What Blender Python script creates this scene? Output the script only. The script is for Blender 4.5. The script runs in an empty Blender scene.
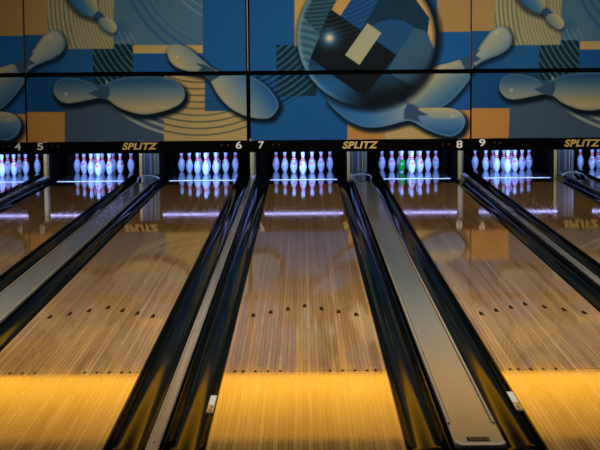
import bpy, bmesh, math, random
import numpy as np
from mathutils import Vector, Matrix

C = bpy.context.scene.collection
PI = math.pi
rnd = random.Random(7)

# ------------------------------------------------------------------ camera
CAM_H, F_PX = 2.109, 1633.0
PITCH, YAW, ROLL = math.radians(6.27), math.radians(0.140), math.radians(0.50)
fwd = Vector((-math.sin(YAW) * math.cos(PITCH), math.cos(YAW) * math.cos(PITCH), -math.sin(PITCH)))
right0 = Vector((math.cos(YAW), math.sin(YAW), 0))
up0 = right0.cross(fwd)
right = math.cos(ROLL) * right0 - math.sin(ROLL) * up0
up = math.cos(ROLL) * up0 + math.sin(ROLL) * right0
cam_pos = Vector((0, 0, CAM_H))
cd = bpy.data.cameras.new('camera')
cam = bpy.data.objects.new('camera', cd)
C.objects.link(cam)
cam.matrix_world = Matrix(((right.x, up.x, -fwd.x, 0), (right.y, up.y, -fwd.y, 0), (right.z, up.z, -fwd.z, CAM_H), (0, 0, 0, 1)))
cd.sensor_width = 36.0
cd.lens = 36.0 * F_PX / 600.0
cd.clip_end = 200
bpy.context.scene.camera = cam

# ------------------------------------------------------------------ world, lights, exposure
w = bpy.data.worlds.new('world'); bpy.context.scene.world = w
w.use_nodes = True
w.node_tree.nodes['Background'].inputs[0].default_value = (1.0, 0.9, 0.78, 1)
w.node_tree.nodes['Background'].inputs[1].default_value = 0.10
vs = bpy.context.scene.view_settings
vs.view_transform = 'Standard'; vs.look = 'None'; vs.gamma = 1; vs.exposure = 0.0
vs.use_curve_mapping = False
bpy.context.scene.cycles.sample_clamp_indirect = 2.0
bpy.context.scene.cycles.caustics_reflective = False


def area(name, loc, target, sx, sy, power, col, spread=PI):
    l = bpy.data.lights.new(name, 'AREA'); l.shape = 'RECTANGLE'; l.size = sx; l.size_y = sy
    l.energy = power; l.color = col; l.spread = spread
    o = bpy.data.objects.new(name, l); C.objects.link(o); o.location = loc
    o.rotation_euler = (Vector(target) - Vector(loc)).to_track_quat('-Z', 'Y').to_euler()
    return o


HALL = (1.0, 0.90, 0.76)
area('ceiling_lamp_light', (0, 12.0, 4.05), (0, 13.0, 0), 10.0, 1.2, 690, HALL)
area('ceiling_lamp_light', (0, 18.0, 4.05), (0, 18.5, 0), 10.0, 1.2, 105, HALL)
area('mural_fill_light', (1.0, 17.5, 4.0), (1.0, 24.6, 1.6), 6.0, 0.5, 115, (1.0, 0.92, 0.82), math.radians(80))  # unseen fill added for the mural, kept narrow so the print dims outward
area('cove_light', (0, 24.70, 2.90), (0, 25.34, 3.50), 14.0, 0.10, 225, (1.0, 0.73, 0.20))

# ------------------------------------------------------------------ helpers


def proj(X, Y, Z):
    dx, dy, dz = X, Y, Z - CAM_H
    z = dx * fwd.x + dy * fwd.y + dz * fwd.z
    x = dx * right.x + dy * right.y + dz * right.z
    y = dx * up.x + dy * up.y + dz * up.z
    return 300 + F_PX * x / z, 225 - F_PX * y / z


def ground_y(py, px=300.0):
    """distance of the floor point seen at this height of the photograph"""
    d = fwd * F_PX + right * (px - 300) - up * (py - 225)
    return d.y * CAM_H / -d.z


def lin(c):
    return tuple(((v / 255) / 12.92 if v / 255 <= 0.04045 else ((v / 255 + 0.055) / 1.055) ** 2.4) for v in c)


def tag(o, label=None, cat=None, group=None, kind=None):
    if label: o['label'] = label
    if cat: o['category'] = cat
    if group: o['group'] = group
    if kind: o['kind'] = kind
    return o


def empty(name, loc, label=None, cat=None, group=None):
    o = bpy.data.objects.new(name, None); C.objects.link(o); o.location = loc
    o.empty_display_size = 0.1
    return tag(o, label, cat, group)


def obj(name, bm, mat, parent=None, smooth=False, loc=(0, 0, 0)):
    me = bpy.data.meshes.new(name)
    bmesh.ops.recalc_face_normals(bm, faces=bm.faces)
    bm.to_mesh(me); bm.free()
    for m in (mat if isinstance(mat, (list, tuple)) else [mat]): me.materials.append(m)
    if smooth:
        for p in me.polygons: p.use_smooth = True
    o = bpy.data.objects.new(name, me); C.objects.link(o); o.location = loc
    if parent: o.parent = parent
    return o


def box(bm, x0, x1, y0, y1, z0, z1, bevel=0.0):
    r = bmesh.ops.create_cube(bm, size=1)
    for v in r['verts']:
        v.co = ((x0 + x1) / 2 + v.co.x * (x1 - x0), (y0 + y1) / 2 + v.co.y * (y1 - y0), (z0 + z1) / 2 + v.co.z * (z1 - z0))
    if bevel:
        es = list({e for v in r['verts'] for e in v.link_edges})
        bmesh.ops.bevel(bm, geom=es, offset=bevel, segments=2, affect='EDGES')
    return bm


def extrude_profile(bm, pts, y0, y1, closed=True, ny=1):
    """sweep an (x, z) outline along the lane"""
    rings = []
    for k in range(ny + 1):
        y = y0 + (y1 - y0) * k / ny
        rings.append([bm.verts.new((x, y, z)) for x, z in pts])
    n = len(pts)
    for a, b in zip(rings, rings[1:]):
        for i in range(n if closed else n - 1):
            bm.faces.new((a[i], a[(i + 1) % n], b[(i + 1) % n], b[i]))
    if closed:
        bm.faces.new(rings[0]); bm.faces.new(rings[-1])
    return bm


def prism(bm, pts, z0, z1):
    """flat outline (x, y) given a height"""
    a = [bm.verts.new((x, y, z0)) for x, y in pts]
    b = [bm.verts.new((x, y, z1)) for x, y in pts]
    bm.faces.new(a); bm.faces.new(b)
    for i in range(len(pts)):
        j = (i + 1) % len(pts)
        bm.faces.new((a[i], a[j], b[j], b[i]))
    return bm


def lathe(bm, prof, seg=24, matf=None):
    rings = []
    for r, z in prof:
        if r < 1e-5: rings.append([bm.verts.new((0, 0, z))])
        else: rings.append([bm.verts.new((r * math.cos(2 * PI * i / seg), r * math.sin(2 * PI * i / seg), z)) for i in range(seg)])
    for k, (a, b) in enumerate(zip(rings, rings[1:])):
        zm = (prof[k][1] + prof[k + 1][1]) / 2
        for i in range(seg):
            j = (i + 1) % seg
            if len(a) == 1 and len(b) == 1: continue
            if len(a) == 1: f = bm.faces.new((a[0], b[i], b[j]))
            elif len(b) == 1: f = bm.faces.new((a[i], a[j], b[0]))
            else: f = bm.faces.new((a[i], a[j], b[j], b[i]))
            if matf: f.material_index = matf(zm)
    return bm


# ------------------------------------------------------------------ materials
def mat(name, col, rough=0.5, metal=0.0, spec=0.5, coat=0.0):
    m = bpy.data.materials.new(name); m.use_nodes = True
    b = m.node_tree.nodes['Principled BSDF']
    b.inputs['Base Color'].default_value = (*lin(col), 1)
    b.inputs['Roughness'].default_value = rough
    b.inputs['Metallic'].default_value = metal
    b.inputs['Specular IOR Level'].default_value = spec
    b.inputs['Coat Weight'].default_value = coat
    return m


def noise_mat(name, c1, c2, scale, rough=0.4, metal=0.0, stretch=(1, 1, 1), spec=0.5, rvar=0.0, bump=0.0):
    m = mat(name, c1, rough, metal, spec)
    nt = m.node_tree; N = nt.nodes; L = nt.links
    b = N['Principled BSDF']
    tc = N.new('ShaderNodeTexCoord'); mp = N.new('ShaderNodeMapping'); mp.inputs['Scale'].default_value = stretch
    no = N.new('ShaderNodeTexNoise'); no.inputs['Scale'].default_value = scale; no.inputs['Detail'].default_value = 2
    rp = N.new('ShaderNodeValToRGB')
    rp.color_ramp.elements[0].position = 0.35; rp.color_ramp.elements[1].position = 0.65
    rp.color_ramp.elements[0].color = (*lin(c1), 1); rp.color_ramp.elements[1].color = (*lin(c2), 1)
    L.new(tc.outputs['Object'], mp.inputs[0]); L.new(mp.outputs[0], no.inputs['Vector'])
    L.new(no.outputs['Fac'], rp.inputs[0]); L.new(rp.outputs[0], b.inputs['Base Color'])
    if rvar:
        mr = N.new('ShaderNodeMapRange'); mr.inputs[3].default_value = rough - rvar; mr.inputs[4].default_value = rough + rvar
        L.new(no.outputs['Fac'], mr.inputs[0]); L.new(mr.outputs[0], b.inputs['Roughness'])
    if bump:
        bp = N.new('ShaderNodeBump'); bp.inputs['Strength'].default_value = bump; bp.inputs['Distance'].default_value = 0.01
        L.new(no.outputs['Fac'], bp.inputs['Height']); L.new(bp.outputs[0], b.inputs['Normal'])
    return m


def wood_mat(name, ramp, rough=0.045, board=0.02703, dark=1.0):
    """long narrow boards, each with its own tone, with grain running down the lane"""
    m = bpy.data.materials.new(name); m.use_nodes = True
    nt = m.node_tree; N = nt.nodes; L = nt.links; b = N['Principled BSDF']
    tc = N.new('ShaderNodeTexCoord'); sp = N.new('ShaderNodeSeparateXYZ'); L.new(tc.outputs['Object'], sp.inputs[0])

    def math_(op, a, v=None, c=None):
        n = N.new('ShaderNodeMath'); n.operation = op
        if isinstance(a, (int, float)): n.inputs[0].default_value = a
        else: L.new(a, n.inputs[0])
        if v is not None:
            if isinstance(v, (int, float)): n.inputs[1].default_value = v
            else: L.new(v, n.inputs[1])
        if c is not None:
            if isinstance(c, (int, float)): n.inputs[2].default_value = c
            else: L.new(c, n.inputs[2])
        return n.outputs[0]
    u = math_('DIVIDE', sp.outputs['X'], board)
    u = math_('ADD', u, 0.5)
    bi = math_('FLOOR', u)
    # random break of each board along its length
    w1 = N.new('ShaderNodeTexWhiteNoise'); w1.noise_dimensions = '1D'; L.new(bi, w1.inputs['W'])
    off = math_('MULTIPLY', w1.outputs['Value'], 3.0)
    yy = math_('ADD', sp.outputs['Y'], off)
    seg = math_('FLOOR', math_('DIVIDE', yy, 2.3))
    oi = N.new('ShaderNodeObjectInfo')
    cx = N.new('ShaderNodeCombineXYZ'); L.new(bi, cx.inputs[0]); L.new(seg, cx.inputs[1]); L.new(oi.outputs['Random'], cx.inputs[2])
    w2 = N.new('ShaderNodeTexWhiteNoise'); w2.noise_dimensions = '3D'; L.new(cx.outputs[0], w2.inputs['Vector'])
    cb = N.new('ShaderNodeCombineXYZ'); L.new(bi, cb.inputs[0]); L.new(oi.outputs['Random'], cb.inputs[2])
    w3 = N.new('ShaderNodeTexWhiteNoise'); w3.noise_dimensions = '3D'; L.new(cb.outputs[0], w3.inputs['Vector'])
    mp = N.new('ShaderNodeMapping'); mp.inputs['Scale'].default_value = (60, 1.3, 1); L.new(tc.outputs['Object'], mp.inputs[0])
    gr = N.new('ShaderNodeTexNoise'); gr.inputs['Scale'].default_value = 1.0; gr.inputs['Detail'].default_value = 5; L.new(mp.outputs[0], gr.inputs['Vector'])
    mp2 = N.new('ShaderNodeMapping'); mp2.inputs['Scale'].default_value = (2.0, 0.5, 1); L.new(tc.outputs['Object'], mp2.inputs[0])
    lo = N.new('ShaderNodeTexNoise'); lo.inputs['Scale'].default_value = 1.0; lo.inputs['Detail'].default_value = 3; L.new(mp2.outputs[0], lo.inputs['Vector'])
    t = math_('MULTIPLY', w2.outputs['Value'], 0.12)
    t = math_('MULTIPLY_ADD', w3.outputs['Value'], 0.22, t)
    t = math_('MULTIPLY_ADD', gr.outputs['Fac'], 0.45, t)
    t = math_('MULTIPLY_ADD', lo.outputs['Fac'], 0.25, t)
    t = math_('SUBTRACT', t, 0.10)
    rp = N.new('ShaderNodeValToRGB'); L.new(t, rp.inputs[0])
    cr = rp.color_ramp
    cr.elements[0].position = 0.1; cr.elements[0].color = (*lin(ramp[0]), 1)
    cr.elements[1].position = 0.9; cr.elements[1].color = (*lin(ramp[2]), 1)
    e = cr.elements.new(0.5); e.color = (*lin(ramp[1]), 1)
    # thin joint between boards
    fr = math_('FRACT', u)
    ed = math_('ABSOLUTE', math_('SUBTRACT', fr, 0.5))
    jn = math_('GREATER_THAN', ed, 0.42)
    mx = N.new('ShaderNodeMix'); mx.data_type = 'RGBA'; mx.blend_type = 'MULTIPLY'
    L.new(math_('MULTIPLY', jn, 0.50), mx.inputs[0]); L.new(rp.outputs[0], mx.inputs[6]); mx.inputs[7].default_value = (0.35, 0.28, 0.22, 1)
    L.new(mx.outputs[2], b.inputs['Base Color'])
    # finish: smooth, a little uneven, rougher on some boards
    mr = N.new('ShaderNodeMapRange'); mr.inputs[3].default_value = rough * 0.75; mr.inputs[4].default_value = rough * 1.3
    L.new(w3.outputs['Value'], mr.inputs[0]); L.new(mr.outputs[0], b.inputs['Roughness'])
    b.inputs['IOR'].default_value = 1.5
    b.inputs['Specular IOR Level'].default_value = 0.34
    return m


M = {
    'wood': wood_mat('lane_wood', ((112, 82, 48), (162, 124, 77), (208, 170, 116))),
    'deck': noise_mat('pin_deck_board', (26, 24, 26), (40, 36, 36), 3, 0.06, stretch=(20, 1, 1)),
    'approach': wood_mat('approach_wood', ((120, 80, 45), (165, 115, 65), (195, 145, 90)), 0.15),
    'inlay': mat('dark_inlay', (14, 10, 8), 0.5, spec=0.03),
    'gutter': noise_mat('gutter_plastic', (7, 10, 8), (13, 17, 14), 2.2, 0.08, stretch=(6, 0.7, 1), spec=0.008),
    'black': mat('black_plastic', (9, 9, 9), 0.35),
    'black_gloss': mat('black_lacquer', (7, 7, 8), 0.12),
    'matte_black': mat('matte_black', (5, 5, 5), 0.9, spec=0.03),
    'cap': noise_mat('grey_cap_plastic', (94, 102, 103), (102, 109, 109), 1.0, 0.17, stretch=(3, 0.35, 1), spec=0.16),
    'cap_edge': mat('cap_edge', (128, 127, 120), 0.3),
    'rail': noise_mat('rail_metal', (88, 94, 94), (116, 120, 117), 1.0, 0.22, stretch=(30, 0.6, 1), spec=0.2),
    'steel': noise_mat('streaky_steel', (30, 30, 26), (72, 71, 64), 1.0, 0.3, stretch=(60, 0.1, 0.1), metal=0.2),
    'brass': noise_mat('brass_panel', (96, 72, 20), (140, 108, 44), 1.0, 0.35, stretch=(24, 0.1, 0.1), metal=0.2),
    'gold_trim': mat('gold_trim', (112, 88, 48), 0.4, metal=0.3),
    'brown_trim': mat('brown_trim', (42, 30, 20), 0.5),
    'pin': mat('pin_white', (205, 222, 252), 0.22, coat=0.3),
    'red': mat('pin_red', (255, 12, 44), 0.3),
    'pink': mat('pin_emblem', (250, 110, 160), 0.3),
    'green': noise_mat('pin_green', (6, 132, 42), (18, 160, 60), 6, 0.3),
    'white_strip': mat('white_strip', (214, 216, 226), 0.35),
    'gold_text': mat('gold_lettering', (205, 172, 86), 0.5),
    'white_text': mat('white_lettering', (226, 222, 210), 0.5),
    'led': mat('red_lamp_lens', (64, 8, 12), 0.4),
    'sticker': mat('white_sticker', (206, 203, 192), 0.5),
    'sticker_y': mat('yellow_sticker_print', (196, 152, 52), 0.5),
    'yellow_wall': noise_mat('yellow_painted_wall', (232, 178, 44), (240, 190, 54), 1.2, 0.85, spec=0.1),
    'dark_wall': noise_mat('dark_wall_paint', (44, 42, 44), (52, 50, 50), 2, 0.9, spec=0.1),
    'ceiling': noise_mat('dark_ceiling_tile', (30, 28, 27), (38, 36, 34), 6, 0.95, spec=0.1),
    'floor': noise_mat('concrete_floor', (30, 29, 28), (42, 40, 38), 4, 0.9),
    'lamp_body': mat('lamp_housing', (180, 180, 176), 0.4),
}
tube = bpy.data.materials.new('ultraviolet_tube'); tube.use_nodes = True
tb = tube.node_tree.nodes['Principled BSDF']
tb.inputs['Base Color'].default_value = (0.5, 0.5, 0.6, 1)
tb.inputs['Emission Color'].default_value = (0.43, 0.44, 1.0, 1)
tb.inputs['Emission Strength'].default_value = 4.5
M['tube'] = tube
tube.cycles.emission_sampling = 'NONE'
M['deck'].node_tree.nodes['Principled BSDF'].inputs['IOR'].default_value = 1.9
mm = bpy.data.materials.new('printed_mural'); mm.use_nodes = True
at = mm.node_tree.nodes.new('ShaderNodeAttribute'); at.attribute_name = 'print'
mm.node_tree.links.new(at.outputs['Color'], mm.node_tree.nodes['Principled BSDF'].inputs['Base Color'])
mm.node_tree.nodes['Principled BSDF'].inputs['Roughness'].default_value = 0.6
mm.node_tree.nodes['Principled BSDF'].inputs['Specular IOR Level'].default_value = 0.05
M['mural'] = mm

# ------------------------------------------------------------------ layout (metres; y runs down the lane, z up)
LANE_W, HALF = 1.054, 0.527
LANES = {4: -4.961, 5: -3.372, 6: -1.602, 7: 0.0, 8: 1.795, 9: 3.372, 10: 5.155}
FOUL = 8.0
D_HEAD = 26.84
D_END = 28.0
D_MASK = 24.60
D_WOOD = 24.98
D_JOINT = 25.74
Z_MASK0, Z_MASK1 = 0.514, 0.690
MURAL_TOP, SEAM = 2.875, 1.705

WORD = {4: 'four', 5: 'five', 6: 'six', 7: 'seven', 8: 'eight', 9: 'nine', 10: 'ten'}

# ------------------------------------------------------------------ setting
def struct(name, bm, m):
    return tag(obj(name, bm, m), kind='structure')


struct('floor', box(bmesh.new(), -9, 9, -1.5, 30, -0.35, -0.25), M['floor'])
struct('floor_approach', box(bmesh.new(), -9, 9, -1.5, 7.94, -0.249, 0.0), M['approach'])
struct('ceiling', box(bmesh.new(), -9, 9, -1.5, 30, 4.10, 4.2), M['ceiling'])
struct('wall_left', box(bmesh.new(), -9.1, -9, -1.5, 30, -0.35, 4.2), M['dark_wall'])
struct('wall_right', box(bmesh.new(), 9, 9.1, -1.5, 30, -0.35, 4.2), M['dark_wall'])
struct('wall_back', box(bmesh.new(), -9, 9, 29.5, 29.6, -0.25, 4.10), M['dark_wall'])
struct('wall_upper', box(bmesh.new(), -9, 9, 25.34, 25.44, 2.86, 4.10), M['yellow_wall'])
struct('wall_support', box(bmesh.new(), -9, 9, 24.68, 24.76, 0.72, 2.845), M['matte_black'])
struct('trim_added_cove_shelf', box(bmesh.new(), -9, 9, 24.60, 25.34, 2.845, 2.86), M['matte_black'])  # unseen ledge, with its lip, added to keep cove light off the mural
struct('trim_added_cove_lip', box(bmesh.new(), -9, 9, 24.56, 24.60, 2.845, 2.88), M['matte_black'])

# ------------------------------------------------------------------ lanes
where = {4: 'at the far left edge, under the number four', 5: 'under the number five', 6: 'under the number six', 7: 'in the middle, under the number seven',
         8: 'under the number eight', 9: 'under the number nine', 10: 'at the far right edge, right of number nine'}


def make_lane(num):
    cx = LANES[num]
    t = empty('bowling_lane', (cx, FOUL, 0), 'glossy brown wooden bowling lane ' + where[num], 'bowling lane', 'bowling lanes')
    obj('lane_surface', box(bmesh.new(), -HALF, HALF, 0, D_WOOD - FOUL, -0.11, 0), M['wood'], t)
    obj('pin_deck', box(bmesh.new(), -HALF, HALF, D_WOOD - FOUL, D_END - FOUL, -0.11, 0), M['deck'], t)
    obj('joint_strip', box(bmesh.new(), -HALF, HALF, D_JOINT - FOUL - .06, D_JOINT - FOUL + .06, 0, 0.003), M['white_strip'], t)
    for k in range(-3, 4):
        yc = ground_y(305.8 + 3.0 * abs(k)) - FOUL
        x = k * 0.1352
        bm = prism(bmesh.new(), [(x - .016, yc - .10), (x, yc - .07), (x + .016, yc - .10), (x + .016, yc + .02), (x, yc + .11), (x - .016, yc + .02)], 0.0, 0.0012)
        obj('arrow', bm, M['inlay'], t)
    yd = ground_y(371) - FOUL
    for s in (-1, 1):
        for r in (0.459, 0.405, 0.324, 0.243, 0.162):
            bm = bmesh.new()
            prism(bm, [(s * r + .009 * math.cos(a * PI / 5), yd + .035 * math.sin(a * PI / 5)) for a in range(10)], 0.0, 0.0012)
            obj('dot', bm, M['inlay'], t)
    obj('splice_line', box(bmesh.new(), -HALF, HALF, yd - .006, yd + .006, 0.0, 0.0006), mat('splice_filler', (96, 62, 34), 0.2), t)
    return t


for n in LANES: make_lane(n)

# ------------------------------------------------------------------ gutters, rails and ball-return caps
def gutter_profile(w=0.231, depth=0.088):
    pts = [(-w / 2, -0.002), (-w / 2 + .006, -0.002)]
    n = 14
    r = w / 2 - .008
    inner = [(-r * math.cos(PI * i / n), -0.008 - depth * math.sin(PI * i / n)) for i in range(n + 1)]
    pts += inner + [(w / 2 - .006, -0.002), (w / 2, -0.002), (w / 2, -0.13), (-w / 2, -0.13)]
    return pts


GAPS = [(4, 5), (5, 6), (6, 7), (7, 8), (8, 9), (9, 10)]
g0 = None
GUT = []
for a, b in GAPS:
    xl = LANES[a] + HALF + 0.1175
    xr = LANES[b] - HALF - 0.1175
    for x, n, side in ((xl, a, 'right'), (xr, b, 'left')):
        if g0 is None:
            bm = extrude_profile(bmesh.new(), gutter_profile(), 0, 26.4 - FOUL, ny=24)
            g0 = obj('gutter', bm, M['gutter'])
            for p in g0.data.polygons: p.use_smooth = abs(p.normal.y) < .5 and 2 <= 1 + 0 * p.index + 2 and p.normal.z < .999
            g = g0
        else:
            g = g0.copy(); C.objects.link(g)
        g.location = (x, FOUL, 0)
        nm = {4: 'the white four', 5: 'the white five', 6: 'the white six', 7: 'the white seven', 8: 'the white eight', 9: 'the white nine', 10: 'the far right edge'}[n]
        tag(g, 'glossy black gutter channel on the %s side of the lane under %s' % (side, nm) if n != 10 else
            'glossy black gutter channel on the left side of the far right lane', 'gutter', 'gutters')
        GUT.append((g, n, side))


def sticker(name, px0, py0, px1, py1, zc, label, mats):
    """narrow printed sticker lying on the gutter flange"""
    ya, yb = ground_y(py0, px0), ground_y(py1, px1)
    return ya, yb


# thin rails between the gutters of lanes that share no ball return
def rail(a, b):
    cx = (LANES[a] + LANES[b]) / 2
    nb = 'numbers %s and %s' % (WORD[a], WORD[b])
    t = empty('divider_rail', (cx, FOUL, 0), 'thin grey rail dividing two black gutters between ' + nb, 'divider rail', 'narrow divider rails')
    L = 26.4 - FOUL
    obj('base', box(bmesh.new(), -.023, .023, 0, L, -.13, .020), M['black'], t)
    prof = [(-.034, .020), (.034, .020), (.034, .034), (.030, .038), (.022, .038), (.020, .033), (-.020, .033), (-.022, .038), (-.030, .038), (-.034, .034)]
    obj('top_strip', extrude_profile(bmesh.new(), prof, 0.0, L), M['rail'], t)
    for k in range(5):
        bm = bmesh.new(); lathe(bm, [(0, 0), (.007, 0), (.006, .003), (0, .004)], 10)
        for v in bm.verts: v.co += Vector((0, .45 + k * 3.4, .033))
        obj('screw', bm, M['black'], t)
    return t


for a, b in ((4, 5), (6, 7), (8, 9)): rail(a, b)


def cap_outline(hw, y_end, y_far, r):
    pts = []
    n = 8
    for i in range(n + 1):
        a = PI + PI / 2 * i / n
        pts.append((-hw + r + r * math.cos(a), y_end + r * 1.6 + r * 1.6 * math.sin(a)))
    for i in range(n + 1):
        a = 1.5 * PI + PI / 2 * i / n
        pts.append((hw - r + r * math.cos(a), y_end + r * 1.6 + r * 1.6 * math.sin(a)))
    pts += [(hw, y_far), (-hw, y_far)]
    return pts


def ball_return(a, b):
    cx = (LANES[a] + LANES[b]) / 2
    lab = {5: 'long grey ball return cover between numbers five and six', 7: 'long grey ball return cover between numbers seven and eight, rounded end showing',
           9: 'long grey ball return cover at the right edge, right of number nine'}[a]
    t = empty('ball_return_cover', (cx + .018, FOUL, 0), lab, 'ball return cover', 'ball return covers')
    y0 = ground_y(454) - FOUL
    far = 25.6 - FOUL
    hw = .134
    obj('base', prism(bmesh.new(), cap_outline(.098, y0 - .12, 26.4 - FOUL, .05), -.13, .010), M['black'], t)
    obj('cover_plate', prism(bmesh.new(), cap_outline(hw, y0, far, .055), .010, .024), M['cap'], t)
    # raised lips either side, and the lip of the rounded end
    for s in (-1, 1):
        bm = box(bmesh.new(), s * .125 - .0065, s * .125 + .0065, y0 + .55, far, .024, .032, .002)
        obj('edge_strip', bm, M['cap_edge'], t)
        bm = box(bmesh.new(), s * .113 - .003, s * .113 + .003, y0 + .55, far, .024, .0246)
        obj('groove', bm, M['black'], t)
    bm = bmesh.new()
    o1 = cap_outline(hw - .002, y0 + .012, y0 + .95, .050)
    o2 = cap_outline(hw - .013, y0 + .075, y0 + .95, .042)
    lo = [bm.verts.new((x, y, .0241)) for x, y in o1]; hi = [bm.verts.new((x, y, .036)) for x, y in o1[:-2]] 
    n = len(o1) - 2
    hi2 = [bm.verts.new((x, y, .036)) for x, y in o2[:-2]]; lo2 = [bm.verts.new((x, y, .0241)) for x, y in o2[:-2]]
    for i in range(n - 1):
        bm.faces.new((lo[i], lo[i + 1], hi[i + 1], hi[i])); bm.faces.new((hi[i], hi[i + 1], hi2[i + 1], hi2[i])); bm.faces.new((hi2[i], hi2[i + 1], lo2[i + 1], lo2[i]))
    for v in (lo[-2], lo[-1]): bm.verts.remove(v)
    obj('end_lip', bm, M['cap_edge'], t, smooth=False)
    if a == 7:
        # dark slotted badge and screw on the rounded end
        yb = ground_y(446) - FOUL + .02
        g = obj('badge', box(bmesh.new(), -.060, .060, yb - .045, yb + .045, .0241, .0262, .001), M['matte_black'], t)
        for k in range(4):
            for j in range(7):
                x = -.050 + j * .0158 + (k % 2) * .004
                obj('badge_mark', box(bmesh.new(), x, x + .007 + .004 * ((j + k) % 3 == 0), yb - .034 + k * .019, yb - .026 + k * .019, .0262, .0268), M['cap'], g)
        bm = bmesh.new(); lathe(bm, [(0, 0), (.007, 0), (.006, .004), (0, .005)], 12)
        for v in bm.verts: v.co.x += .012; v.co.y += y0 + .10; v.co.z += .0241
        obj('screw', bm, M['black'], t)
    # arched mouth where the return dives under the pin machine
    bm = bmesh.new()
    n = 16
    for (ya, ra, za), (yb2, rb, zb) in (((far - .55, .128, .010), (far + .25, .165, .048)), ((far + .25, .165, .048), (26.38 - FOUL, .165, .062))):
        A = [bm.verts.new((ra * math.cos(PI * i / n), ya, .020 + za * math.sin(PI * i / n))) for i in range(n + 1)]
        B = [bm.verts.new((rb * math.cos(PI * i / n), yb2, .020 + zb * math.sin(PI * i / n))) for i in range(n + 1)]
        for i in range(n): bm.faces.new((A[i], A[i + 1], B[i + 1], B[i]))
    obj('arched_hood', bm, M['black_gloss'], t, smooth=True)
    bm = bmesh.new()
    A = []
    for yy, k in ((far + .24, 0), (far + .30, 0), (far + .30, 1), (far + .24, 1)):
        A.append([bm.verts.new(((.168 + .006 * k) * math.cos(PI * i / n), yy, .020 + (.052 + .008 * k) * math.sin(PI * i / n))) for i in range(n + 1)])
    for q in range(4):
        for i in range(n): bm.faces.new((A[q][i], A[q][i + 1], A[(q + 1) % 4][i + 1], A[(q + 1) % 4][i]))
    obj('hood_rim', bm, M['cap_edge'], t, smooth=True)
    return t


for a, b in ((5, 6), (7, 8), (9, 10)): ball_return(a, b)

# stickers by the lane edges
def put_sticker(x, ya, yb, z, label):
    t = empty('sticker', (x, ya, z), label, 'sticker')
    L = yb - ya
    obj('plate', box(bmesh.new(), -.022, .022, 0, L, 0, .003), M['black'], t)
    obj('printed_label', box(bmesh.new(), -.018, .018, L * .42, L * .97, .003, .0042), M['sticker'], t)
    obj('printed_label', box(bmesh.new(), -.018, .018, L * .08, L * .40, .003, .0042), M['sticker_y'], t)
    obj('print_mark', box(bmesh.new(), -.010, .008, L * .12, L * .22, .0042, .0048), M['black'], t)
    obj('print_mark', box(bmesh.new(), -.004, .012, L * .27, L * .34, .0042, .0048), M['black'], t)


put_sticker(-HALF - .028, ground_y(413), ground_y(395), .0, 'narrow white sticker on the gutter edge left of the middle lane')
put_sticker(LANES[8] - HALF - .026, ground_y(413), ground_y(393.5), .0, 'narrow white and yellow sticker on the gutter edge right of the grey cover')

# ------------------------------------------------------------------ under the masking units: side panels, pit, lamps
for (a, b) in GAPS:
    wide = (a % 2 == 1)
    cx = (LANES[a] + LANES[b]) / 2 - .025
    wd = .165 if wide else .042
    lab = ('streaky grey steel end panel above the ball return %s' % {5: 'between numbers five and six', 7: 'between numbers seven and eight', 9: 'right of number nine'}[a]) if wide else \
        'narrow brass-toned end panel on the divider between numbers %s and %s' % (WORD[a], WORD[b])
    t = empty('end_panel', (cx, 26.55, -.12), lab, 'end panel', 'end panels between the pin decks')
    obj('side_board', box(bmesh.new(), -wd - .02, wd + .02, .03, 1.95, 0, .84), M['matte_black'], t)
    obj('face_plate', box(bmesh.new(), -wd, wd, 0, .03, 0, .84, .004), M['black' if wide else 'brass'], t)
    if wide:
        for xa, xb, m in ((-.16, -.115, 'brass'), (-.085, -.065, 'steel'), (-.005, .05, 'steel'), (.085, .10, 'brass'), (.115, .155, 'steel')):
            obj('upright_strip', box(bmesh.new(), xa, xb, -.010, 0, .01, .83, .003), M[m], t)
    else:
        obj('corner_strip', box(bmesh.new(), .020, .036, -.006, 0, .02, .82), M['black'], t)

for n, cx in LANES.items():
    nm = 'the white ' + WORD[n] if n != 10 else 'the far right edge'
    tag(obj('pit_curtain', box(bmesh.new(), -.62, .62, 0, .03, -.12, .80), M['matte_black'], loc=(cx, 28.42, 0)),
        'black curtain behind the pins under ' + nm, 'curtain', 'black pit curtains')
    if n == 10: lampname = 'thin violet tube lamp over the pins at the far right edge'
    else: lampname = 'thin violet tube lamp over the pins under ' + nm
    t = empty('tube_lamp', (cx, 25.60, .543), lampname, 'tube lamp', 'violet tube lamps')
    bm = bmesh.new()
    lathe(bm, [(0, -.62), (.011, -.62), (.011, .62), (0, .62)], 12)
    for v in bm.verts: v.co = Vector((v.co.z, v.co.y, v.co.x - .022))
    obj('tube', bm, M['tube'], t, smooth=False)
    obj('housing', box(bmesh.new(), -.65, .65, -.03, .03, -.002, .03, .004), M['black'], t)
    for s in (-1, 1):
        obj('hanger', box(bmesh.new(), s * .45 - .012, s * .45 + .012, -.012, .012, .029, .180), M['black'], t)
        obj('socket', box(bmesh.new(), s * .635 - .015, s * .635 + .015, -.02, .02, -.04, -.002, .003), M['black'], t)
    area('pin_lamp_light', (cx, 25.63, .50), (cx, 26.75, .15), 1.1, .05, 48, (0.30, 0.46, 1.0))

# ------------------------------------------------------------------ pins
IN = 0.0254
PROF = [(0, 0), (.95, 0), (1.05, .12), (1.414, .75), (1.70, 1.5), (1.953, 2.25), (2.255, 3.375), (2.383, 4.5), (2.36, 5.2), (2.2815, 5.875), (2.10, 6.55), (1.8515, 7.25),
        (1.54, 7.95), (1.236, 8.625), (.9825, 9.375), (.8985, 10.0), (.935, 10.875), (1.047, 11.75), (1.203, 12.625), (1.2735, 13.5), (1.23, 14.0), (1.06, 14.45), (.75, 14.78), (.38, 14.95), (0, 15.0)]


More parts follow.
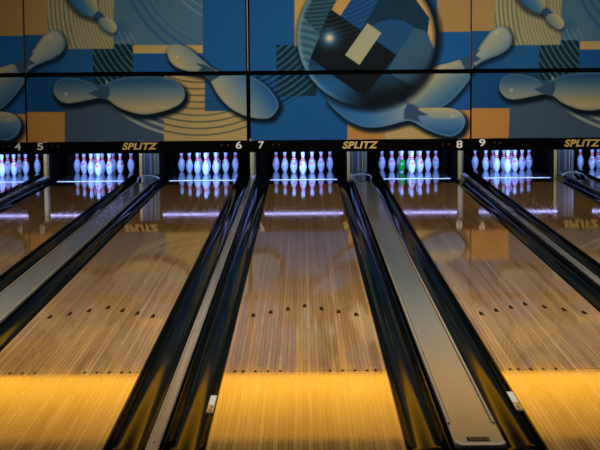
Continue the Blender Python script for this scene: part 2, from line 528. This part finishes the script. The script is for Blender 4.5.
def pin_r(z):
    for (r0, z0), (r1, z1) in zip(PROF, PROF[1:]):
        if z0 <= z <= z1 and z1 > z0: return r0 + (r1 - r0) * (z - z0) / (z1 - z0)
    return 0


def make_pin(green=False):
    t = empty('bowling_pin', (0, 0, 0))
    if green:
        obj('body', lathe(bmesh.new(), [(r * IN, z * IN) for r, z in PROF], 28, lambda z: 1 if 0.5 * IN < z < 8.6 * IN else 0), [M['pin'], M['green']], t, smooth=True)
    else:
        obj('body', lathe(bmesh.new(), [(r * IN, z * IN) for r, z in PROF], 28), M['pin'], t, smooth=True)
    for z0, z1 in ((8.85, 9.6), (10.0, 10.8)):
        zs = [z0 + (z1 - z0) * i / 3 for i in range(4)]
        prof = [((pin_r(z)) * IN + .0012, z * IN) for z in zs]
        prof = [(prof[0][0] - .003, prof[0][1])] + prof + [(prof[-1][0] - .003, prof[-1][1])]
        obj('neck_stripe', lathe(bmesh.new(), prof, 28), M['red'], t, smooth=True)
    # small crown emblem printed on the shoulder
    bm = bmesh.new()
    shape = [(-.9, 5.6), (.9, 5.6), (1.05, 7.5), (.5, 6.8), (0, 7.9), (-.5, 6.8), (-1.05, 7.5)]

    def wrap(x, z, off):
        r = pin_r(z) * IN + off
        a = -PI / 2 + x * IN / (pin_r(6.5) * IN)
        return (r * math.cos(a), r * math.sin(a), z * IN)
    cen = (0, 6.3)
    N = 5
    ring_prev = [bm.verts.new(wrap(cen[0], cen[1], .0014))]
    for k in range(1, N + 1):
        ring = []
        for i in range(len(shape)):
            p, q = shape[i], shape[(i + 1) % len(shape)]
            for s in range(3):
                x = p[0] + (q[0] - p[0]) * s / 3; z = p[1] + (q[1] - p[1]) * s / 3
                ring.append(bm.verts.new(wrap(cen[0] + (x - cen[0]) * k / N, cen[1] + (z - cen[1]) * k / N, .0014)))
        m = len(ring)
        for i in range(m):
            j = (i + 1) % m
            if k == 1: bm.faces.new((ring_prev[0], ring[i], ring[j]))
            else: bm.faces.new((ring_prev[i], ring[i], ring[j], ring_prev[j]))
        ring_prev = ring
    obj('emblem', bm, M['pink'], t, smooth=True)
    return t


def copy_tree(o, parent=None):
    c = o.copy(); C.objects.link(c)
    if parent: c.parent = parent
    for ch in list(o.children): copy_tree(ch, c)
    return c


proto, proto_green = make_pin(), None
used = False
SPOTS = []
k = 0
for row in range(4):
    for j in range(row + 1):
        k += 1
        SPOTS.append((k, (j - row / 2) * .3048, row * .264))
POSN = {1: 'front pin of the rack', 2: 'second-row left pin', 3: 'second-row right pin', 4: 'third-row left pin', 5: 'third-row centre pin',
        6: 'third-row right pin', 7: 'back-row leftmost pin', 8: 'back-row inner left pin', 9: 'back-row inner right pin', 10: 'back-row rightmost pin'}
for n, cx in LANES.items():
    for k, dx, dy in SPOTS:
        x, y = cx + dx - .008, D_HEAD + dy
        if not (-14 < proj(x, y, .2)[0] < 614): continue
        if n == 8 and k == 2:
            p = make_pin(True)
            lab = 'green-bodied bowling pin with a white head, the only green one'
        else:
            if not used: p, used = proto, True
            else: p = copy_tree(proto)
            lab = 'white red-striped bowling pin, %s %s' % (POSN[k], 'under the white ' + WORD[n] if n != 10 else 'at the far right edge')
        p.location = (x, y, 0)
        p.rotation_euler = (0, 0, rnd.uniform(-2.2, 2.2))
        if (n, k) in ((8, 1), (5, 1), (7, 3), (9, 3), (5, 4)): p.rotation_euler = (0, 0, rnd.uniform(-.25, .25))
        tag(p, lab, 'bowling pin', 'pins under the white ' + WORD[n] if n != 10 else 'pins at the far right edge')

# ------------------------------------------------------------------ masking units with lettering
def text_mesh(name, body, height, width, shear, bold, m, parent, loc):
    cu = bpy.data.curves.new(name, 'FONT'); cu.body = body; cu.align_x = 'CENTER'; cu.align_y = 'CENTER'
    cu.size = 1; cu.shear = shear; cu.offset = bold; cu.extrude = 0.02
    if len(body) > 1: cu.space_character = 1.08
    o = bpy.data.objects.new(name, cu); C.objects.link(o)
    bpy.context.view_layer.update()
    dg = bpy.context.evaluated_depsgraph_get()
    me = bpy.data.meshes.new_from_object(o.evaluated_get(dg))
    bpy.data.objects.remove(o)
    co = np.zeros(len(me.vertices) * 3); me.vertices.foreach_get('co', co); co = co.reshape(-1, 3)
    mn, mx = co.min(0), co.max(0)
    c = (mn + mx) / 2
    new = np.zeros_like(co)
    new[:, 0] = (co[:, 0] - c[0]) * width / (mx[0] - mn[0])
    new[:, 2] = (co[:, 1] - c[1]) * height / (mx[1] - mn[1])
    new[:, 1] = -(co[:, 2] - mn[2]) * .15
    me.vertices.foreach_set('co', new.ravel()); me.update()
    me.materials.clear(); me.materials.append(m)
    r = bpy.data.objects.new(name, me); C.objects.link(r); r.parent = parent; r.location = loc
    return r


UNITS = [(-4.1665, -7.5, 4), (-.7945, -4.1665, 0)]
UNITS = [(-7.50, -4.1665, 'left'), (-4.1665, -.7945, '56'), (-.7945, 2.5775, '78'), (2.5775, 5.95, 'right')]
MLAB = {'left': 'black masking board at the left edge carrying the number four', '56': 'black masking board with gold lettering between numbers five and six',
        '78': 'black masking board with gold lettering between numbers seven and eight', 'right': 'black masking board with the number nine and gold lettering at the right edge'}


def wall_X(px, py, D=D_MASK):
    d = fwd * F_PX + right * (px - 300) - up * (py - 225)
    return d.x / d.y * D, CAM_H + d.z / d.y * D


for x0, x1, key in UNITS:
    t = empty('masking_unit', ((x0 + x1) / 2, D_MASK, Z_MASK0), MLAB[key], 'masking unit', 'masking units')
    hw = (x1 - x0) / 2
    zc = Z_MASK1 - Z_MASK0
    obj('front_board', box(bmesh.new(), -hw, hw, 0, .04, 0, zc, .004), M['matte_black'], t)
    obj('housing', box(bmesh.new(), -hw, hw, .17, 3.7, .21, .27), M['matte_black'], t)  # unseen slab for the pin machine, added to block light behind the board

    def put_text(name, body, px, py, wpx, hpx, shear, bold, m):
        X, H = wall_X(px, py)
        return text_mesh(name, body, hpx / 66.2, wpx / 66.2, shear, bold, m, t, (X - (x0 + x1) / 2, -.001, H - Z_MASK0))

    def led(px, py):
        X, H = wall_X(px, py)
        bm = bmesh.new(); lathe(bm, [(0, 0), (.017, 0), (.014, .006), (0, .009)], 10)
        for v in bm.verts: v.co = Vector((v.co.x + X - (x0 + x1) / 2, -v.co.z, v.co.y + H - Z_MASK0))
        obj('indicator_lamp', bm, M['led'], t, smooth=True)
    G, W = M['gold_text'], M['white_text']
    if key == 'left':
        put_text('number', '4', 17.8, 146.6, 6.2, 7.2, 0, .02, W)
        led(3, 146.6); led(8.5, 146.6)
    if key == '56':
        put_text('number', '5', 40.2, 146.4, 6.0, 7.2, 0, .02, W)
        put_text('lettering', 'SPLITZ', 140.0, 146.2, 35.5, 7.0, .25, .035, G)
        put_text('number', '6', 238.8, 145.0, 6.0, 7.4, 0, .02, W)
        for p in (52, 58): led(p, 146.5)
        for p in (221.5, 228): led(p, 145.2)
    if key == '78':
        put_text('number', '7', 261.2, 144.9, 5.8, 7.4, 0, .02, W)
        put_text('lettering', 'SPLITZ', 360.5, 144.9, 36.0, 7.2, .25, .035, G)
        put_text('number', '8', 459.4, 144.2, 6.2, 7.6, 0, .02, W)
        for p in (273, 279): led(p, 145)
        for p in (442.5, 449): led(p, 144.3)
    if key == 'right':
        put_text('number', '9', 482.2, 142.6, 6.2, 7.4, 0, .02, W)
        put_text('lettering', 'SPLITZ', 582.5, 143.0, 36.5, 7.4, .25, .035, G)
        for p in (494.5, 500): led(p, 142.6)

# ------------------------------------------------------------------ mural (printed panels); the print is drawn in the frame of the panels themselves
def spline(pts, n=5):
    P = np.array(pts, float); m = len(P); out = []
    for i in range(m):
        p0, p1, p2, p3 = P[i - 1], P[i], P[(i + 1) % m], P[(i + 2) % m]
        for j in range(n):
            t = j / n
            out.append(.5 * ((2 * p1) + (-p0 + p2) * t + (2 * p0 - 5 * p1 + 4 * p2 - p3) * t * t + (-p0 + 3 * p1 - 3 * p2 + p3) * t ** 3))
    return np.array(out)


def sdf(poly, x, y):
    P = np.array(poly, float)
    d = np.full(x.shape, 1e9); inside = np.zeros(x.shape, bool)
    for i in range(len(P)):
        a, b = P[i], P[(i + 1) % len(P)]
        ex, ey = b - a
        wx, wy = x - a[0], y - a[1]
        t = np.clip((wx * ex + wy * ey) / (ex * ex + ey * ey + 1e-12), 0, 1)
        d = np.minimum(d, (wx - ex * t) ** 2 + (wy - ey * t) ** 2)
        cond = (a[1] > y) != (b[1] > y)
        inside ^= cond & (x < (b[0] - a[0]) * (y - a[1]) / (b[1] - a[1] + 1e-12) + a[0])
    d = np.sqrt(d)
    return np.where(inside, -d, d)


def art(x, y):
    """colour of the print (sRGB 0-255) at panel position x, y"""
    col = np.zeros(x.shape + (3,)); col[:] = (26, 84, 140)
    sm = lambda v: np.clip(v, 0, 1)

    def lay(mask, c):
        m_ = sm(mask)[..., None]
        col[:] = col * (1 - m_) + np.asarray(c, float) * m_

    def rect(x0, y0, x1, y1, c):
        m_ = sm(x - x0 + .5) * sm(x1 - x + .5) * sm(y - y0 + .5) * sm(y1 - y + .5)
        lay(m_, c); return m_

    def lines(mask, cx, cy, spacing, width, c, alpha=1.0, r0=0, r1=999, ecc=1.0, phase=0.0, soft=1.3):
        r = np.sqrt((x - cx) ** 2 + ((y - cy) * ecc) ** 2)
        f = np.abs(((r + phase) / spacing) % 1 - .5) * spacing
        l = sm((width / 2 - f) / soft + .5) * (r > r0) * (r < r1)
        lay(mask * l * alpha, c)

    def shape(pts, colfn, shadow=5.0, soff=(1.5, 3), rim=None, clip=None, sa=.75, raw=False):
        P = np.array(pts, float) if raw else spline(pts)
        bx = (x > P[:, 0].min() - 14) & (x < P[:, 0].max() + 14) & (y > P[:, 1].min() - 14) & (y < P[:, 1].max() + 14)
        if not bx.any(): return
        d = np.full(x.shape, 99.); d[bx] = sdf(P, x[bx], y[bx])
        cl = 1.0 if clip is None else clip
        if shadow:
            ds = np.full(x.shape, 99.); ds[bx] = sdf(P + np.array(soff), x[bx], y[bx])
            lay(sm(1 - ds / shadow) * sa * cl, (6, 22, 34))
        c = colfn(x, y)
        lay(sm(.5 - d) * cl, c)
        if rim is not None: lay(sm(1 - np.abs(d + 1.1) / 1.2) * .55 * cl, rim)
        return d

    def grad(p, q, c0, c1, cm=None):
        p, q = np.array(p, float), np.array(q, float)
        v = q - p

        def fn(x, y):
            t = sm(((x - p[0]) * v[0] + (y - p[1]) * v[1]) / (v @ v))[..., None]
            a, b = np.array(c0, float), np.array(c1, float)
            if cm is None: return a * (1 - t) + b * t
            m_ = np.array(cm, float)
            return np.where(t < .5, a * (1 - 2 * t) + m_ * 2 * t, m_ * (2 - 2 * t) + b * (2 * t - 1))
        return fn

    TAN, ORG, CREAM, BLUE = (166, 132, 78), (180, 128, 66), (176, 152, 98), (24, 84, 142)
    GREYB, SLATE, TEAL = (72, 112, 136), (62, 82, 104), (10, 44, 60)
    # ---- left pair of panels: ground colours
    rect(0, -20, 52, 35, TAN)
    rect(20, 35, 94, 73, (22, 82, 134))
    mcr = rect(47, -20, 114, 49, (168, 156, 112))
    left_edge = sm((155.5 - np.sqrt((x - 199) ** 2 + (y - 1) ** 2)) + .5)
    lay(mcr * (1 - left_edge), TAN)
    mg = rect(114, -20, 203, 45, GREYB)
    lines(mcr * left_edge, 199, 1, 4.3, 1.5, (84, 98, 92), .9, r0=131)
    lines(mcr * left_edge, 199, 1, 3.3, 1.1, (104, 116, 104), .85, r0=50, r1=131)
    mb2 = sm((x - 55) / 5) * (x < 94) * (y > 49) * (y < 73)
    lines(mb2, 199, 1, 3.6, 1.0, (60, 112, 150), .6)
    lines(mg, 236, -50, 8, 2.6, (38, 92, 136), .8, r0=100, r1=122)
    lines(mg, 236, -50, 7, 1.8, (120, 146, 152), .6, r0=52, r1=78)
    lines(mg, 236, -50, 9, 1.6, (54, 102, 138), .5, r0=78, r1=100)
    lay(sm(1 - np.hypot(x - 119, y - 30) / 13) * .6, (40, 90, 134))
    m1 = np.maximum(rect(93, 49, 133, 84, TEAL), rect(114, 44, 133, 60, TEAL))
    lines(m1, 199, 1, 5.2, 1.1, (108, 134, 132), .85)
    ml = sm(x - 116) * (x < 136) * (y > 32) * (y < 45)
    lines(ml, 199, 1, 5.2, 1.0, (132, 150, 146), .7)
    rect(133, 45, 203, 53.5, (186, 158, 98))
    mb = rect(133, 53.5, 203, 73, (26, 84, 142))
    lines(mb, 199, 1, 5.5, 1.1, (22, 66, 112), .5)
    rect(203, -20, 249, 73, (26, 88, 148))
    lines((x > 203) * (x < 249) * (y < 73), 236, -60, 6, 1.2, (22, 76, 134), .4)
    # lower panel
    rect(26, 73, 65, 112, (18, 72, 122))
    rect(26, 112, 65, 150, ORG)
    rect(65, 73, 94, 112, (22, 66, 104))
    msl = rect(65, 102, 164, 150, SLATE)
    rect(133, 73, 182, 112, (34, 66, 94))
    mtn = rect(164, 73, 205, 150, (178, 148, 92))
    rect(205, 73, 249, 112, (24, 80, 136))
    mt2 = rect(164, 111, 249, 150, (178, 154, 100))
    lowA = (y > 73) * (x > 100) * (x < 249)
    lines(lowA * (x >= 164), 199, 1, 6.6, 1.3, (50, 68, 72), .85, r0=70, r1=139, phase=1.2)
    lines(lowA * (x < 164) * (x > 106), 199, 1, 6.6, 3.0, (146, 156, 142), 1.0, r0=118, r1=138, phase=-1.0)
    # ---- right pair of panels: ground
    rect(249, -20, 296, 150, (26, 86, 144))
    mdk = rect(276, 45, 316, 96, (12, 44, 62))
    arcB = (x > 249) * (x < 318) * ((y > 72) | ((x > 276) & (y > 45)))
    lines(arcB, 215, -25, 5.4, 1.9, (12, 38, 58), .9, r0=80, r1=148)
    lines(mdk, 215, -25, 5.4, 1.9, (52, 104, 130), .8, r0=60, r1=148, phase=2.7)
    mcs = rect(294, -20, 322, 46, (186, 156, 86))
    rect(425, -20, 437, 73, (24, 80, 138))
    rect(436.5, -20, 475, 32, TAN)
    rect(436.5, 32, 475, 73, (24, 88, 150))
    rect(316, 73, 475, 150, (26, 84, 142))
    rect(347, 122, 384, 150, ORG)
    rect(384, 116, 458, 150, (180, 154, 100))
    rect(457, 110, 475, 150, (186, 134, 76))
    rect(440, 73, 475, 110, (24, 84, 146))
    # ---- pin whose neck crosses the panel joint
    up_ = (y < 72.5); low = (y >= 72.5)
    for ox in (0, 446):
        shape([(27 + ox, 60), (35 + ox, 47), (44 + ox, 35), (52 + ox, 30), (60 + ox, 32), (65 + ox, 41), (63 + ox, 51), (54 + ox, 58), (44 + ox, 62), (35 + ox, 66), (27 + ox, 72), (20 + ox, 74), (14 + ox, 72), (20 + ox, 66)],
              grad((42 + ox, 36), (60 + ox, 60), (176, 172, 140), (74, 116, 140), (142, 154, 146)), 4, (1, 2.5), rim=(56, 96, 126))
        shape([(-14 + ox, 68), (2 + ox, 63), (14 + ox, 60), (22 + ox, 66), (27 + ox, 72), (20 + ox, 84), (8 + ox, 98), (-4 + ox, 107), (-20 + ox, 110), (-40 + ox, 104), (-36 + ox, 88)],
              grad((-8 + ox, 70), (14 + ox, 100), (176, 166, 122), (26, 84, 142), (92, 124, 142)), 4, (1, 2), rim=(104, 138, 160))
        shape([(14 + ox, 60), (24 + ox, 55), (34 + ox, 53.5), (29 + ox, 59), (35 + ox, 63), (27 + ox, 67), (24 + ox, 73), (19 + ox, 70)], lambda a, b: np.array((48, 78, 106.)), 0, raw=True)
        lay(sm(1 - np.hypot(x - 50 - ox, y - 37) / 2.5) * .6, (214, 208, 180))
    # ---- small pin at the top
    shape([(68, -8), (74, 6), (82, 13), (92, 17), (97, 17), (99, 12), (97, 3), (94, -8)], grad((76, 12), (94, 0), (30, 92, 142), (184, 168, 118), (66, 118, 150)), 4, (-1, 3), sa=.6)
    shape([(96, 16), (100, 13), (108, 17), (115, 23), (117, 29), (113, 33), (106, 30), (100, 24)], grad((101, 28), (112, 20), (84, 122, 138), (188, 176, 124)), 3, (-1, 2), rim=None, sa=.45)
    shape([(92, 17), (98, 11), (101, 13), (106, 17), (100, 18), (99, 21), (96, 18)], lambda a, b: np.array((44, 74, 110.)), 0, raw=True)
    # ---- long lying pin
    shape([(53.5, 91), (56, 82), (64, 78), (76, 78), (88, 81), (97, 85), (104, 85), (113, 80), (128, 77), (150, 76), (170, 79), (181, 85), (185, 93), (182, 102), (170, 109), (150, 114), (134, 113), (118, 107), (108, 100),
           (99, 98), (88, 100), (72, 103), (62, 102), (56, 97)], grad((0, 80), (0, 107), (34, 82, 122), (176, 158, 116), (104, 128, 134)), 4.5, (2, 3.5), rim=(98, 124, 134), sa=1)
    shape([(88, 93), (99, 89), (92, 84.5), (101, 86), (109, 85), (110, 93), (107, 100), (98, 97.5)], lambda a, b: np.array((48, 76, 104.)), 0, raw=True)
    lay(sm(1 - np.hypot(x - 66, y - 94) / 2.5) * .7, (220, 204, 160))
    # ---- leaning pin over the joint
    shape([(167, 51), (170, 46), (178, 44), (188, 48), (197, 55), (205, 62), (214, 69), (228, 73), (244, 74), (258, 80), (270, 90), (278, 103), (276, 111), (268, 118), (250, 117), (232, 109), (219, 96), (210, 81),
           (203, 75), (192, 72), (178, 68), (170, 61)], grad((196, 88), (226, 60), (184, 166, 116), (34, 92, 146), (120, 140, 142)), 4.5, (2, 3), rim=(104, 138, 156), sa=1)
    d = grad((226, 112), (262, 84), (186, 168, 122), (30, 88, 146), (112, 136, 144))
    shape([(212, 80), (222, 76), (244, 75), (258, 80), (270, 90), (278, 103), (276, 111), (268, 118), (250, 117), (232, 109), (219, 96)], d, 0, rim=(104, 138, 156))
    shape([(196, 63), (206, 65), (214, 70), (220, 76), (210, 82), (204, 76), (208, 72), (198, 71), (202, 68)], lambda a, b: np.array((44, 72, 98.)), 0, raw=True)
    lay(sm(1 - np.hypot(x - 177, y - 57) / 2.5) * .6, (222, 208, 164))
    # ---- pin under the ball
    shape([(327, 98), (331, 106), (344, 118), (360, 126), (375, 127.5), (390, 125), (405, 121), (413, 122), (425, 129), (440, 135), (452, 136.5), (461, 131), (465, 121), (460, 112), (448, 108), (430, 108), (418, 109),
           (408, 104), (395, 100), (366, 96), (340, 92)], grad((0, 104), (0, 134), (150, 160, 154), (34, 88, 142), (92, 130, 160)), 4.5, (2, 3), rim=(118, 150, 170), sa=.95)
    shape([(327, 98), (331, 106), (344, 118), (360, 126), (375, 127), (390, 124), (404, 120), (404, 112), (408, 104), (395, 100), (366, 96), (340, 92)], grad((330, 0), (408, 0), (36, 92, 148), (132, 150, 156), (54, 108, 158)), 0, rim=(70, 118, 156))
    shape([(407, 103.5), (418, 108), (428, 115), (417, 116), (421, 123), (411, 120), (403.5, 119), (404, 110)], lambda a, b: np.array((52, 76, 108.)), 0, raw=True)
    shape([(418, 108.5), (448, 108), (460, 112), (458, 118), (430, 118), (428, 115)], grad((0, 108), (0, 118), (178, 166, 122), (128, 146, 146)), 0)
    lay(sm(1 - np.hypot(x - 452, y - 116) / 2.5) * .6, (222, 208, 170))
    # ---- the ball
    bx_, by_, R = 366., 37., 69.
    rb = np.hypot(x - bx_, y - by_)
    lay(sm(1 - (np.hypot(x - bx_ - 3, y - by_ - 2) - R) / 7) * .9, (5, 16, 26))
    ball = sm(R - rb + .5)

    def inball(pts, c, a=1.0):
        P = np.array(pts, float)
        bb = (x > 290) & (x < 440)
        if not bb.any(): return 0 * x
        dd = np.full(x.shape, 99.); dd[bb] = sdf(P, x[bb], y[bb])
        m_ = sm(.5 - dd) * ball
        lay(m_ * a, c); return m_
    lay(ball, (22, 58, 84))
    lay(ball * sm((y - 60) / 25) * sm((372 - x) / 30), (34, 92, 146))
    lay(ball * sm((x - 330) / 40) * sm((y - 78) / 20), (16, 26, 34))
    m_ = inball([(296, -10), (346, -10), (330, 10), (318, 34), (301, 16)], (30, 62, 78))
    lines(m_, 300, -80, 6.5, 3.0, (66, 106, 116), .6, ecc=1.6)
    inball([(342, -10), (358, -10), (340, 16), (331, 10)], (190, 152, 82))
    m_ = inball([(357, -10), (390, -10), (360, 31), (340, 16)], (28, 80, 134))
    lines(m_, 300, -80, 5.0, 1.6, (18, 50, 88), .7, ecc=1.2)
    inball([(384, -10), (418, -10), (428, 18), (427, 33), (434, 45), (436, 60), (396, 55), (360, 31)], (18, 50, 72))
    m_ = inball([(378, 22), (390, 19), (404, 21), (416, 29), (396, 55), (381, 45), (362, 32)], (30, 76, 122))
    inball([(414, 28), (424, 30), (434, 45), (436, 70), (420, 90), (386, 72), (396, 55)], (52, 88, 114))
    inball([(418, -10), (440, -10), (440, 50), (433, 48), (427, 33), (429, 18), (414, -2)], (190, 158, 98))
    m_ = inball([(330, 9), (396, 55), (364, 97), (336, 78), (310, 58), (319.5, 35)], (14, 22, 28))
    lines(m_ * sm((50 - y) / 20), 300, -60, 5.5, 1.6, (50, 72, 72), .5, ecc=1.3)
    m_ = inball([(301, 15), (319.5, 35), (309, 60), (307, 75), (290, 60), (290, 20)], (70, 114, 132))
    lines(m_, 290, 110, 7.0, 3.0, (28, 66, 86), .6)
    inball([(367, 23), (381, 33), (359, 65), (344.5, 55)], (164, 164, 132))
    lay(ball * sm((rb - R + 26) / 26) ** 2 * sm((y - 55) / 30) * sm((x - 350) / 30) * .8, (8, 12, 16))
    lay(ball * sm((rb - R + 5) / 4) * sm((345 - x) / 30) * .7, (120, 160, 172))
    lay(ball * sm((rb - R + 4) / 4) * sm((x - 390) / 20) * .6, (10, 24, 36))
    g = np.hypot(x - 329, y - 38)
    lay(ball * np.exp(-(g / 9.) ** 2) * .85, (60, 132, 180)); lay(ball * np.exp(-(g / 4.) ** 2), (236, 208, 172))
    return col


def srgb2lin(c):
    c = c / 255.
    return np.where(c <= .04045, c / 12.92, ((c + .055) / 1.055) ** 2.4)


def mural_mesh(name, X0, X1, Z0, Z1, step=.0085):
    nx, nz = int((X1 - X0) / step), int((Z1 - Z0) / step)
    gx, gz = np.meshgrid(np.linspace(X0, X1, nx + 1), np.linspace(Z0, Z1, nz + 1))
    px, py = proj(gx, D_MASK, gz)
    c = srgb2lin(art(px, py) * PRINT_GAIN)
    n = gx.size
    xc = (X0 + X1) / 2
    V = np.stack([gx.ravel() - xc, np.zeros(n), gz.ravel() - Z0], 1)
    i = np.arange(n).reshape(nz + 1, nx + 1)
    F = np.stack([i[:-1, :-1], i[:-1, 1:], i[1:, 1:], i[1:, :-1]], -1).reshape(-1, 4)
    hx = (X1 - X0) / 2; H = Z1 - Z0
    B = np.array([(-hx, .001, 0), (hx, .001, 0), (hx, .001, H), (-hx, .001, H), (-hx, .03, 0), (hx, .03, 0), (hx, .03, H), (-hx, .03, H)])
    BF = np.array([(0, 1, 5, 4), (1, 2, 6, 5), (2, 3, 7, 6), (3, 0, 4, 7), (4, 5, 6, 7)]) + n
    V = np.vstack([V, B]); F = np.vstack([F, BF])
    me = bpy.data.meshes.new(name)
    me.vertices.add(len(V)); me.vertices.foreach_set('co', V.ravel())
    me.loops.add(F.size); me.loops.foreach_set('vertex_index', F.ravel().astype(np.int32))
    me.polygons.add(len(F)); me.polygons.foreach_set('loop_start', np.arange(0, F.size, 4, dtype=np.int32))
    me.update(); me.validate()
    ca = me.color_attributes.new('print', 'FLOAT_COLOR', 'POINT')
    cc = np.ones((len(V), 4)); cc[:n, :3] = c.reshape(-1, 3); cc[n:, :3] = .01
    ca.data.foreach_set('color', cc.ravel())
    me.materials.append(M['mural'])
    return me


PRINT_GAIN = 1.0
GAP = .027
XA0, XA1, XB1 = -4.18, -.822, 2.545
rows = {'upper': (SEAM + .033, MURAL_TOP - .032), 'lower': (Z_MASK1 + .006, SEAM - .033)}
desc = {
    ('A', 'upper', 0): 'upper mural panel at left with tan block, arcs and two small pins',
    ('A', 'lower', 0): 'lower mural panel at left with a long lying pin and orange block',
    ('B', 'upper', 0): 'upper mural panel in the middle with the top of the big dark ball',
    ('B', 'lower', 0): 'lower mural panel in the middle with the ball bottom above a lying pin',
    ('B', 'upper', -1): 'upper mural panel cut off by the left edge, tan over blue',
    ('B', 'lower', -1): 'lower mural panel cut off by the left edge with a rounded pin head',
    ('A', 'upper', 1): 'upper mural panel at the right edge with cream arcs and a pin head',
    ('A', 'lower', 1): 'lower mural panel at the right edge with orange block and lying pin',
}
for row, (z0, z1) in rows.items():
    for key, x0, x1 in (('A', XA0, XA1), ('B', XA1, XB1)):
        me = mural_mesh('mural_panel', x0 + GAP, x1 - (GAP if key == 'A' else .040), z0, z1)
        for sh in (0, 1 if key == 'A' else -1):
            o = bpy.data.objects.new('mural_panel', me); C.objects.link(o)
            o.location = ((x0 + x1) / 2 + sh * 6.69, D_MASK, z0)
            tag(o, desc[(key, row, sh)], 'mural panel', 'printed mural panels')
for x, m, lab in ((-4.169, 'brown_trim', 'dark upright joint strip between the mural panels at left'), (XA1, 'gold_trim', 'gold upright joint strip beside the blue mural panel, left of the ball'),
                  (2.521, 'brown_trim', 'dark upright joint strip between mural panels right of the ball')):
    z0 = rows['upper'][0]
    tag(obj('joint_strip', box(bmesh.new(), -.007, .007, 0, .02, 0, rows['upper'][1] - z0, .003), M[m], loc=(x, D_MASK + .005, z0)), lab, 'joint strip', 'mural joint strips')
